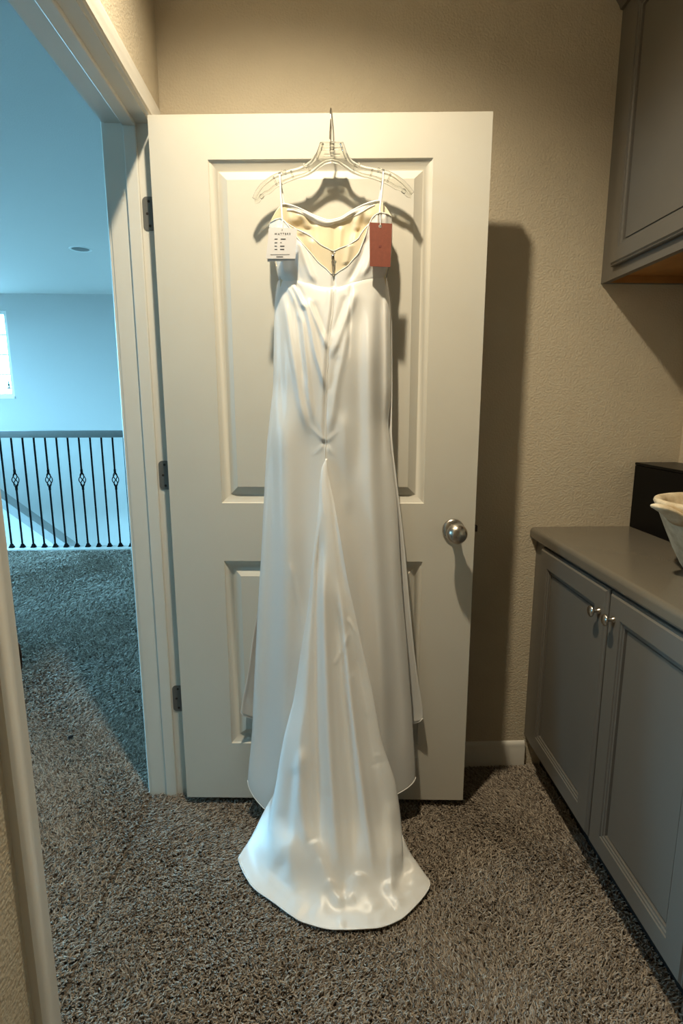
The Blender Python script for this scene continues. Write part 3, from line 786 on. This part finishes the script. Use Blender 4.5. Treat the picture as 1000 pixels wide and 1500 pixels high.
# zip and pull
zp = MB()
za = [dl(488, v, .0905+.002) for v in np.linspace(370, 404, 12)]
zp.tube(za, .0016, 6)
for k in range(14):
    p = dl(488, 372+k*2.2, .0935); zp.box(p[0]-.0028, p[0]+.0028, p[1]-.0012, p[1]+.0012, p[2]-.0011, p[2]+.0011)
zo = zp.build('zip', M['zip'], dress)
pu = MB(); p = dl(487.5, 377, .096)
pu.box(p[0]-.004, p[0]+.004, p[1]-.003, p[1]+.003, p[2]-.006, p[2]+.006, .0015)
pu.tube([p+[0, -.003, -.004], p+[-.003, -.005, -.012], p+[-.002, -.005, -.02], p+[.0015, -.005, -.02], p+[.002, -.005, -.012], p+[0, -.003, -.004]], .0009, 6)
pu.build('zip_pull', M['chrome'], zo, smooth=50)
hk = MB(); p = dl(489.5, 370.5, .095); hk.tube([p+[-.004, 0, 0], p+[-.001, -.002, .002], p+[.003, -.002, 0], p+[.001, -.001, -.003], p+[-.003, 0, -.002]], .0009, 6)
hk.build('hook_and_eye', M['chrome'], zo, smooth=60)
# straps: from the back corner up over the hanger arm and down to the front neckline
def ribbon(pts, wd, name):
    pts = [np.array(p, float) for p in pts]; d = np.r_[0, np.cumsum([np.linalg.norm(b2-a) for a, b2 in zip(pts, pts[1:])])]
    sm = np.linspace(0, d[-1], 50); pp = np.array([[float(pchip(d, [q[i] for q in pts], x)) for i in range(3)] for x in sm])
    g = np.stack([pp-[wd, 0, 0], pp+[0, -.0008, 0], pp+[wd, 0, 0]], 1)
    o = MB().grid(g).build(name, M['satin'], dress, smooth=180); md = o.modifiers.new('thick', 'SOLIDIFY'); md.thickness = .0016; return o
ribbon([dl(413.5,327,.0735), dl(412.5,310,.066), dl(411,285,.058), dl(410,262,.0530), dl(409.5,255.0,.0500), dl(409.5,252.6,.0450), dl(409.7,255,.0385), dl(411,270,.036), dl(414,288,.034), dl(416,300,.033)], .0026, 'strap')
ribbon([dl(555.5,318,.076), dl(557,300,.067), dl(559.5,278,.058), dl(561,260,.0530), dl(561.3,251.5,.0500), dl(561.3,249.2,.0450), dl(561.2,252,.0385), dl(560,268,.036), dl(557,284,.034), dl(555,295,.033)], .0026, 'strap')

# ------------------------------------------------------------------ hang tags
def card(name, corners, n, mt, parent, org, th=.0009):
    c = np.array([loc(p[0], p[1], n)-org for p in corners])       # tl, tr, br, bl
    vs = list(c)+[q+np.array([0, th, 0]) for q in c]
    return MB().add(vs, [(0,3,2,1),(4,5,6,7),(0,1,5,4),(1,2,6,5),(2,3,7,6),(3,0,4,7)]).build(name, mt, parent)
TO = loc(412, 330, .112)
def world(l): return tuple(D0+UX*l[0]+NX*(-l[1])+np.array([0, 0, l[2]]))
tg = empty('price_tag', world(TO), TH)
tag(tg, 'white paper hang tag with small black print tied to the dress', 'tag')
NT = .112
front = card('card', [(394.3,333),(434.8,334.6),(432.5,379.0),(389.3,378.8)], NT, M['card'], tg, TO)
card('back_card', [(393,335),(433.5,337),(431.6,381.6),(391.5,383.2)], NT-.003, M['card'], tg, TO)
def bar(px0, px1, v, hpx, mt=None, dn=.0003):
    a = loc(px0, v-hpx/2, NT+dn)-TO; b2 = loc(px1, v+hpx/2, NT+dn)-TO
    return (a[0], b2[0], b2[2], a[2])
pr = MB()
for (a, b2, v, h) in [(402,406.5,350.2,1.2),(411,418.3,350.2,1.5),(402,406,355.6,1.2),(410.3,412.3,355.4,1.0),(402,405.5,360.6,1.2),(410,416.5,360.6,1.5),(402,406,365.3,1.2),(410,416.2,365.3,1.5),
                      (396,424,373.0,.5),(404.5,414.5,376.2,1.2)]:
    x0, x1, z0, z1 = bar(a, b2, v, h)
    yy = -NT-.0003-TO[1]
    pr.add([(x0, yy, z0), (x1, yy, z0), (x1, yy, z1), (x0, yy, z1)], [(0,1,2,3)])
pr.build('print', M['ink'], front, fix=False)
fc = bpy.data.curves.new('lettering', 'FONT'); fc.body = 'WATTERS'; fc.size = .0066; fc.align_x = 'CENTER'; fc.space_character = 1.55; fc.extrude = .00005; fc.offset = .00012
fo = bpy.data.objects.new('lettering', fc); COL.objects.link(fo); fo.parent = front
p = loc(413.6, 344.0, NT+.0003)-TO
me = bpy.data.meshes.new_from_object(fo.evaluated_get(bpy.context.evaluated_depsgraph_get())); me.name = 'lettering'
bpy.data.objects.remove(fo); fo = bpy.data.objects.new('lettering', me); COL.objects.link(fo); fo.parent = front
fo.location = p; fo.rotation_euler = (math.radians(90), 0, 0); me.materials.clear(); me.materials.append(M['ink'])
st = MB(); a = loc(413, 336.5, NT+.001)-TO
st.tube([a, loc(412.6, 331, NT-.006)-TO, loc(413, 325.5, .086)-TO, loc(413.4, 321, .074)-TO, loc(413.3, 317, .070)-TO], .0009, 6)
st.tube([a, a+[.001, .003, .002], loc(414, 329, NT-.02)-TO, loc(414, 322, .078)-TO, loc(413.3, 317, .070)-TO], .0008, 6)
st.build('string', M['string'], tg, smooth=180)

TO2 = loc(557, 328, .104)
t2 = empty('brand_tag', world(TO2), TH)
tag(t2, 'rust red hang tag with a punched hole hanging by the dress strap', 'tag')
NT2 = .104
# card with a round punched hole
cs = [np.array(loc(p[0], p[1], NT2)-TO2) for p in [(541.0,325.6),(574.2,327.6),(571.6,391.2),(541.4,390)]]
hc = loc(556.6, 331.2, NT2)-TO2; hr = .0042; n = 24; inner = []; outer = []
W4 = np.array(cs)
def edge_pt(ang):
    d = np.array([math.cos(ang), math.sin(ang)]); best = 1e9
    for i in range(4):
        p, q2 = W4[i][[0, 2]], W4[(i+1) % 4][[0, 2]]; e_ = q2-p; A_ = np.array([[d[0], -e_[0]], [d[1], -e_[1]]])
        try: t_, u_ = np.linalg.solve(A_, p-hc[[0, 2]])
        except Exception: continue
        if t_ > 0 and -1e-6 <= u_ <= 1+1e-6: best = min(best, t_)
    return hc[[0, 2]]+d*best
angs = sorted(list(np.linspace(0, 2*math.pi, n, endpoint=False))+[math.atan2(*(W4[i][[0, 2]]-hc[[0, 2]])[::-1]) % (2*math.pi) for i in range(4)])
vs = []; fs = []; na = len(angs)
for y in (cs[0][1], cs[0][1]+.001):
    for a in angs:
        o_ = edge_pt(a); vs += [(hc[0]+hr*math.cos(a), y, hc[2]+hr*math.sin(a)), (o_[0], y, o_[1])]
for k in range(na):
    j = (k+1) % na; q = 2*na
    fs += [(2*k, 2*k+1, 2*j+1, 2*j), (q+2*k, q+2*j, q+2*j+1, q+2*k+1), (2*k, 2*j, q+2*j, q+2*k), (2*k+1, q+2*k+1, q+2*j+1, 2*j+1)]
cd = MB().add(vs, fs).build('card', M['rust'], t2)
em = MB(); c = loc(556.6, 361, NT2+.0003)-TO2
for k in range(4):
    a = math.pi/4+math.pi/2*k; em.lathe([(.0002,-.0004),(.0019,-.0003),(.0021,0)], (c[0]+.0019*math.cos(a), c[1]+.0002, c[2]+.0019*math.sin(a)), 'y', 10)
em.build('emblem', M['darkrust'], cd)
st = MB(); a = hc+np.array([0, -.0015, .001])
st.tube([a+[0, 0, -.003], a+[.0005, -.001, .002], loc(556.6, 326, NT2-.004)-TO2, loc(556.5, 319, .084)-TO2, loc(556.3, 313, .074)-TO2], .0011, 6)
st.tube([a+[0, .004, -.003], a+[.0005, .004, .003], loc(557.3, 325, NT2-.012)-TO2, loc(556.3, 313, .074)-TO2], .0009, 6)
st.build('string', M['string'], t2, smooth=180)

# ------------------------------------------------------------------ base cabinet, counter, wall cabinet
XF, XC = .735, .716          # face frame and door fronts
CY0, CY1 = .895, YW
def cab_door(parent, xf, y0, y1, z0, z1, knob=None, th=.019, fr=.058):
    """door in the y-z plane facing -x: frame, recessed panel, knob"""
    fm = MB(); bev = .009
    prof = [(0, th), (0, .008), (.0025, .005), (.005, .0045), (bev, 0), (fr, 0)]
    vs = []; fs = []
    for d, h in prof:
        vs += [(xf+h, y0+d, z0+d), (xf+h, y1-d, z0+d), (xf+h, y1-d, z1-d), (xf+h, y0+d, z1-d)]
    for i in range(len(prof)-1):
        for k in range(4): fs.append((4*i+k, 4*i+(k+1) % 4, 4*i+4+(k+1) % 4, 4*i+4+k))
    fs.append((0, 1, 2, 3)); fm.add(vs, fs)
    dr = fm.build('door', M['cabinet'], parent, smooth=25)
    pm = MB(); vs = []; fs = []
    prof = [(0, 0), (.0015, .003), (.006, .0035), (.008, .0065), (.013, .007), (.015, .016), (.0172, .016), (.019, .0105), (.020, .0105)]
    a0, a1, b0, b1 = y0+fr, y1-fr, z0+fr, z1-fr
    for d, h in prof: vs += [(xf+h, a0+d, b0+d), (xf+h, a1-d, b0+d), (xf+h, a1-d, b1-d), (xf+h, a0+d, b1-d)]
    for i in range(len(prof)-1):
        for k in range(4): fs.append((4*i+k, 4*i+(k+1) % 4, 4*i+4+(k+1) % 4, 4*i+4+k))
    j = 4*(len(prof)-1); fs.append((j, j+1, j+2, j+3)); pm.add(vs, fs)
    pm.build('panel', M['cabinet'], dr, smooth=25)
    if knob:
        kn = MB()
        kn.lathe([(.0085, xf), (.0085, xf-.0015), (.0065, xf-.004), (.0048, xf-.008), (.0046, xf-.013), (.006, xf-.016), (.0120, xf-.0185), (.0150, xf-.0215), (.0150, xf-.0235), (.0125, xf-.0262), (.007, xf-.0280), (.0006, xf-.0285)], (0, knob[0], knob[1]), 'x', 28)
        k_ = kn.build('knob', M['nickel'], dr, smooth=60); k_['label'] = 'round satin nickel knob'
    return dr
base = empty('base_cabinet', ((XF+XR)/2, (CY0+CY1)/2, 0))
tag(base, 'grey painted two door base cabinet with nickel knobs under the taupe counter', 'cabinet')
ORG = Vector(base.location)
def rel(o): o.data.transform(Matrix.Translation(-ORG)); return o
def cab_door_rel(*a, **k):
    d = cab_door(*a, **k); rel(d)
    for ch in d.children: rel(ch)
    return d
ff = MB()
ff.box(XF, XF+.019, CY1-.085, CY1, .115, .852); ff.box(XF, XF+.019, CY0, CY0+.04, .115, .852)
ff.box(XF, XF+.019, CY0+.04, CY1-.085, .815, .852); ff.box(XF, XF+.019, CY0+.04, CY1-.085, .115, .150); ff.box(XF, XF+.019, 1.285, 1.340, .150, .815)
rel(ff.build('face_frame', M['cabinet'], base))
ca = MB(); ca.box(XF+.019, XR, CY0, CY1, .115, .852); rel(ca.build('carcass', M['cabinet'], base))
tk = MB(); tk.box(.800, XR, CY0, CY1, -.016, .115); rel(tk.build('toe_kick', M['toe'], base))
cab_door_rel(base, XC, 1.3175, 1.752, .134, .841, knob=(1.349, .772))
cab_door_rel(base, XC, .906, 1.3075, .134, .841, knob=(1.277, .776))
# counter with a rounded nose
ct = MB(); xn = .710; zc = .889
prof = [(XR, zc), (xn+.014, zc)]
for k in range(1, 10):
    a = math.pi/2+math.pi/2*k/9; prof.append((xn+.014+.014*math.cos(a), zc-.014+.014*math.sin(a)))
prof += [(xn, zc-.030), (xn+.004, zc-.036), (xn+.03, zc-.037), (XR, zc-.037)]
ct.sweep([[(x, y, z) for x, z in prof] for y in (CY0-.03, YW-.0005)])
co = ct.build('countertop', M['counter'], None, smooth=30)
tag(co, 'smooth taupe countertop with rounded front edge on the grey base cabinet', 'countertop')
# wall cabinet
XU, UZ0, UZ1 = .886, 1.670, 2.46
up = empty('wall_cabinet', ((XU+XR)/2, 1.37, UZ0)); ORG = Vector(up.location)
tag(up, 'grey painted wall cabinet with wooden underside above the counter', 'cabinet')
ff = MB(); f0 = XU+.0
ff.box(f0, f0+.019, YW-.095, YW, UZ0, UZ1); ff.box(f0, f0+.019, .905, .945, UZ0, UZ1)
ff.box(f0, f0+.019, .945, YW-.095, UZ0, UZ0+.040); ff.box(f0, f0+.019, .945, YW-.095, UZ1-.05, UZ1); ff.box(f0, f0+.019, 1.345, 1.395, UZ0+.04, UZ1-.05)
rel(ff.build('face_frame', M['cabinet'], up))
ca = MB(); ca.box(f0+.019, XR, YW-.016, YW, UZ0, UZ1); ca.box(f0+.019, XR, .905, .921, UZ0, UZ1)
ca.box(f0+.019, XR, .921, YW-.016, UZ1-.018, UZ1); ca.box(XR-.012, XR, .921, YW-.016, UZ0+.02, UZ1-.018)
rel(ca.build('carcass', M['cabinet'], up))
bo = MB(); bo.box(f0+.019, XR-.012, .921, YW-.016, UZ0+.022, UZ0+.036); bo.box(XR-.03, XR-.012, .921, YW-.016, UZ0+.001, UZ0+.022)
bo.box(f0+.0191, f0+.023, .921, YW-.016, UZ0+.0015, UZ0+.022); bo.box(f0+.023, XR-.03, YW-.020, YW-.016, UZ0+.0005, UZ0+.022)
q = rel(bo.build('bottom', M['wood'], up)); q['label'] = 'bare orange wood underside'
cab_door_rel(up, XU-.019, 1.345, 1.757, 1.702, 2.412, fr=.046)
cab_door_rel(up, XU-.019, .925, 1.337, 1.702, 2.412, fr=.046)
cr = MB(); CR = [(0, 2.420), (-.008, 2.422), (-.012, 2.432), (-.028, 2.452), (-.042, 2.476), (-.044, 2.490), (.0, 2.490)]
cr.sweep([[(XU+a, y, z) for a, z in CR] for y in (.895, YW-.0005)])
rel(cr.build('crown', M['cabinet'], up, smooth=30))

# black box and bowl on the counter
bb = empty('black_box', (1.118, 1.665, zc)); ORG = Vector(bb.location)
tag(bb, 'glossy black box standing on the counter against the wall', 'box')
b_ = MB(); b_.box(1.050, 1.188, 1.500, 1.831, zc, 1.098, .0015); rel(b_.build('body', M['blackbox'], bb))
b_ = MB(); b_.box(1.049, 1.189, 1.499, 1.832, 1.099, 1.108, .0025); rel(b_.build('lid', M['blackbox'], bb))
bw = empty('stone_bowl', (.965, 1.285, zc))
tag(bw, 'chalky stone bowl with a lug handle on the counter before the black box', 'bowl')
def wob(a, h): return 1+.018*math.sin(3*a+1)+.012*math.sin(5*a+h*30)
pr = [(.002, .0), (.060, .0), (.068, .004), (.078, .020), (.096, .055), (.116, .098), (.134, .138), (.146, .163), (.150, .172), (.148, .178), (.141, .180), (.134, .177), (.129, .168), (.118, .138), (.098, .095), (.074, .052), (.045, .033), (.002, .030)]
MB().lathe(pr, (0, 0, 0), 'z', 56, wob).build('body', M['bowl'], bw, smooth=180)
lg = MB(); P = []
dirv = np.array([-.985, -.17, 0]); sv = np.array([.17, -.985, 0])
for (r_, zz, hw, th) in [(.118, .148, .036, .030), (.142, .164, .036, .024), (.162, .174, .033, .020), (.180, .179, .027, .016), (.192, .179, .017, .011), (.197, .177, .005, .005)]:
    P.append([tuple(dirv*r_+sv*hw*math.cos(a)+np.array([0, 0, zz-th*.5+th*.55*math.sin(a)])) for a in np.linspace(0, 2*math.pi, 16, endpoint=False)])
lg.sweep(P); lg.build('lug_handle', M['bowl'], bw, smooth=180)

# ------------------------------------------------------------------ recessed ceiling lights
def can_light(name, pos, label, power=None):
    c = empty(name, pos); tag(c, label, 'ceiling light')
    t = MB(); rg = []
    for r_, z in [(.078, .0), (.080, -.003), (.098, -.004), (.102, -.001), (.102, 0), (.078, 0)]:
        rg.append((r_, z))
    n = 40; vs = []; fs = []
    for r_, z in rg:
        vs += [(r_*math.cos(2*math.pi*k/n), r_*math.sin(2*math.pi*k/n), z) for k in range(n)]
    for i in range(len(rg)-1):
        for k in range(n): fs.append((i*n+k, i*n+(k+1) % n, (i+1)*n+(k+1) % n, (i+1)*n+k))
    t.add(vs, fs); t.build('trim_ring', M['bulb_trim'], c, smooth=40)
    if power:
        h = MB(); vs = []; fs = []
        for i, (r_, z) in enumerate([(.078, 0), (.078, .10)]):
            vs += [(r_*math.cos(2*math.pi*k/n), r_*math.sin(2*math.pi*k/n), z) for k in range(n)]
        for k in range(n): fs.append((k, (k+1) % n, n+(k+1) % n, n+k))
        fs.append(tuple(range(n, 2*n))); h.add(vs, fs); h.build('housing', M['dark_metal'], c)
        d = bpy.data.lights.new('bulb', 'SPOT'); d.spot_size = math.radians(135); d.spot_blend = 1.0; d.energy = power; d.color = CAN_COLOR; d.shadow_soft_size = .034
        o = bpy.data.objects.new('bulb', d); COL.objects.link(o); o.parent = c; o.location = (0, 0, .020)
    else:
        l = MB(); l.lathe([(.001, -.0022), (.05, -.0018), (.077, -.0005), (.077, -.0003)], (0,0,0), 'z', 40); l.build('lens', M['hinge'], c, smooth=60)
can_light('recessed_light', CAN_POS, 'round recessed ceiling light above the hanging dress', CAN_POWER)
can_light('recessed_light', (-2.228, 5.694, CEIL), 'round white recessed light, switched off, in the hall ceiling')

# ------------------------------------------------------------------ stair railing in the hall
rl = empty('stair_railing', (-2.3, 5.14, 0))
tag(rl, 'hall stair railing with black iron balusters under a grey handrail', 'railing')
RO = np.array([-2.3, 5.14, 0])
hr_ = MB(); hr_.box(-4.2+2.3, -.60+2.3, -.032, .032, 1.020, 1.082, .010); hr_.build('handrail', M['rail'], rl, smooth=40)
for k in range(-6, 22):
    x = -2.759+.0991*k
    if x > -.68: break
    b_ = MB(); hw = .0062; xr = x+2.3
    isb = k % 3 == 0                      # every third baluster carries a twisted basket
    if not isb:
        b_.box(xr-hw, xr+hw, -hw, hw, .010, 1.024)
    else:
        b_.box(xr-hw, xr+hw, -hw, hw, .010, .572); b_.box(xr-hw, xr+hw, -hw, hw, .705, 1.024)
        b_.box(xr-.009, xr+.009, -.009, .009, .545, .580, .003); b_.box(xr-.009, xr+.009, -.009, .009, .700, .735, .003)
    bo_ = b_.build('baluster', M['iron'], rl)
    if isb:
        bk = MB()
        for q in range(4):
            pts = []
            for i in range(15):
                s_ = i/14; a = q*math.pi/2+s_*math.pi*1.0+.4; r_ = .0055+.0225*math.sin(math.pi*s_)**.9
                pts.append((xr+r_*math.cos(a), r_*math.sin(a), .575+.128*s_))
            bk.tube(pts, .0042, 6)
        bk.build('basket', M['iron'], bo_, smooth=60)
    sh = MB()
    sh.sweep([[(xr+sx*h, sy*h, z) for sx, sy in ((-1,-1),(1,-1),(1,1),(-1,1))] for h, z in ((.020, .012), (.020, .020), (.014, .030), (.010, .045), (.007, .047))])
    sh.build('shoe', M['iron'], bo_)

# small things
ob = empty('window_ornament', (-4.188, HALL_Y1+.045, 1.535)); tag(ob, 'tiny grey green figurine ornament standing in the hall window', 'ornament')
MB().lathe([(.03, 0), (.030, .008), (.012, .014), (.010, .03), (.018, .05), (.016, .062), (.007, .070), (.011, .082), (.009, .092), (.001, .098)], (0,0,0), 'z', 14).build('body', M['ornament'], ob, smooth=50)
MB().box(-.035, .035, -.012, .012, -.006, 0).build('shelf', M['trim'], ob)
ln = MB(); ln.lathe([(.001, 0), (.007, .002), (.009, .006), (.006, .010), (.001, .012)], (0, 0, 0), 'z', 10, lambda a, h: 1+.35*math.sin(2*a)+.2*math.sin(3*a))
o = ln.build('lint_speck', M['lint'], None, smooth=60); o.location = (-.998, 2.052, .002); tag(o, 'tiny black speck of lint lying on the hall carpet', 'lint')
th_ = MB(); pts = [(-.817, 1.428, .006), (-.812, 1.418, .011), (-.803, 1.405, .012), (-.794, 1.388, .010), (-.783, 1.372, .008), (-.776, 1.362, .006)]
th_.tube(pts, [.001, .0035, .005, .006, .006, .003], 8)
o = th_.build('yarn_scrap', M['string'], None, smooth=180); tag(o, 'loose white scrap of yarn on the carpet beside the near door jamb', 'yarn')

# ------------------------------------------------------------------ carpet pile: one strand after another, leaning in drifts
def lean_field(x, y):
    a = 1.1*np.sin(2.1*x+1.3*y+.5)+.9*np.sin(4.3*x-3.1*y+1.7)+.8*np.sin(9.1*x+7.3*y)+.6*np.sin(15.*x-19.*y+2)
    b2 = .9*np.sin(3.3*x-2.2*y+2.5)+.9*np.sin(6.1*x+5.1*y+.2)+.6*np.sin(17.*x+13.*y+1)
    return a, b2
def scatter(n, x0, x1, y0, y1):
    x = rng.uniform(x0, x1, n); y = rng.uniform(y0, y1, n)
    # keep what the camera could roughly see, plus a margin
    d = np.stack([x, y, np.zeros(n)-0], 1)-EYE; zc_ = d@FW; u_ = 500+F_PX*(d@RT)/zc_; v_ = 750-F_PX*(d@UP)/zc_
    k = (zc_ > .05) & (u_ > -900) & (u_ < 1900) & (v_ < 2600)
    return x[k], y[k]
parts = []
def region(den, x0, x1, y0, y1, length, rad):
    n = int(den*(x1-x0)*(y1-y0)); x, y = scatter(n, x0, x1, y0, y1); parts.append((x, y, np.full(len(x), length), np.full(len(x), rad)))
region(62000, XL+.016, .800, .45, YW-.012, .0165, .0019)
region(62000, XH, XL+.016, YJ0+.002, YJ-.002, .0165, .0019)
region(44000, -1.7, XH-.014, .40, 2.2, .0165, .0023)
region(22000, -2.9, XH-.014, 2.2, 3.4, .018, .0032)
region(22000, -2.9, -1.7, .40, 2.2, .018, .0032)
region(11000, -4.6, XH-.014, 3.4, 5.06, .020, .0046)
X_ = np.concatenate([p[0] for p in parts]); Y_ = np.concatenate([p[1] for p in parts]); Ln = np.concatenate([p[2] for p in parts]); Rd = np.concatenate([p[3] for p in parts])
N = len(X_)
fa, fb = lean_field(X_, Y_)
jx, jy = rng.normal(0, 1, N), rng.normal(0, 1, N)
lx = .55*fa+.75*jx; ly = .55*fb+.75*jy-.15
lm = np.hypot(lx, ly); lx, ly = lx/(1+lm*.45), ly/(1+lm*.45)
Ln = Ln*rng.uniform(.75, 1.2, N); Rd = Rd*rng.uniform(.75, 1.25, N)
K = 5; s = np.linspace(0, 1, K)[None]
px_ = X_[:, None]+lx[:, None]*Ln[:, None]*(.15*s+.85*s**1.7)
py_ = Y_[:, None]+ly[:, None]*Ln[:, None]*(.15*s+.85*s**1.7)
hz = Ln[:, None]*(1.15*s-.15*s**2)/np.sqrt(1+.45*(lx**2+ly**2))[:, None]
curl = rng.uniform(0, 6.28, N)[:, None]
px_ = px_+.0016*np.sin(curl+s*5); py_ = py_+.0016*np.cos(curl+s*5)
pz_ = -.017+hz
# pressed flat under the train's cloth
pz_ = np.minimum(pz_, .004)
pos = np.stack([px_, py_, pz_], -1).reshape(-1, 3).astype(np.float32)
rad = (Rd[:, None]*np.array([.8, 1.0, 1.0, .9, .35])[None]).reshape(-1).astype(np.float32)
hc_ = bpy.data.hair_curves.new('carpet_pile'); hc_.add_curves([K]*N)
hc_.attributes['position'].data.foreach_set('vector', pos.ravel()) if 'position' in hc_.attributes else hc_.position_data.foreach_set('vector', pos.ravel())
ra = hc_.attributes.get('radius') or hc_.attributes.new('radius', 'FLOAT', 'POINT')
ra.data.foreach_set('value', rad)
hc_.materials.append(M['yarn'])
co_ = bpy.data.objects.new('carpet_pile', hc_); COL.objects.link(co_)
tag(co_, 'brown grey twisted carpet pile covering the laundry and hall floor', 'carpet', kind='stuff')
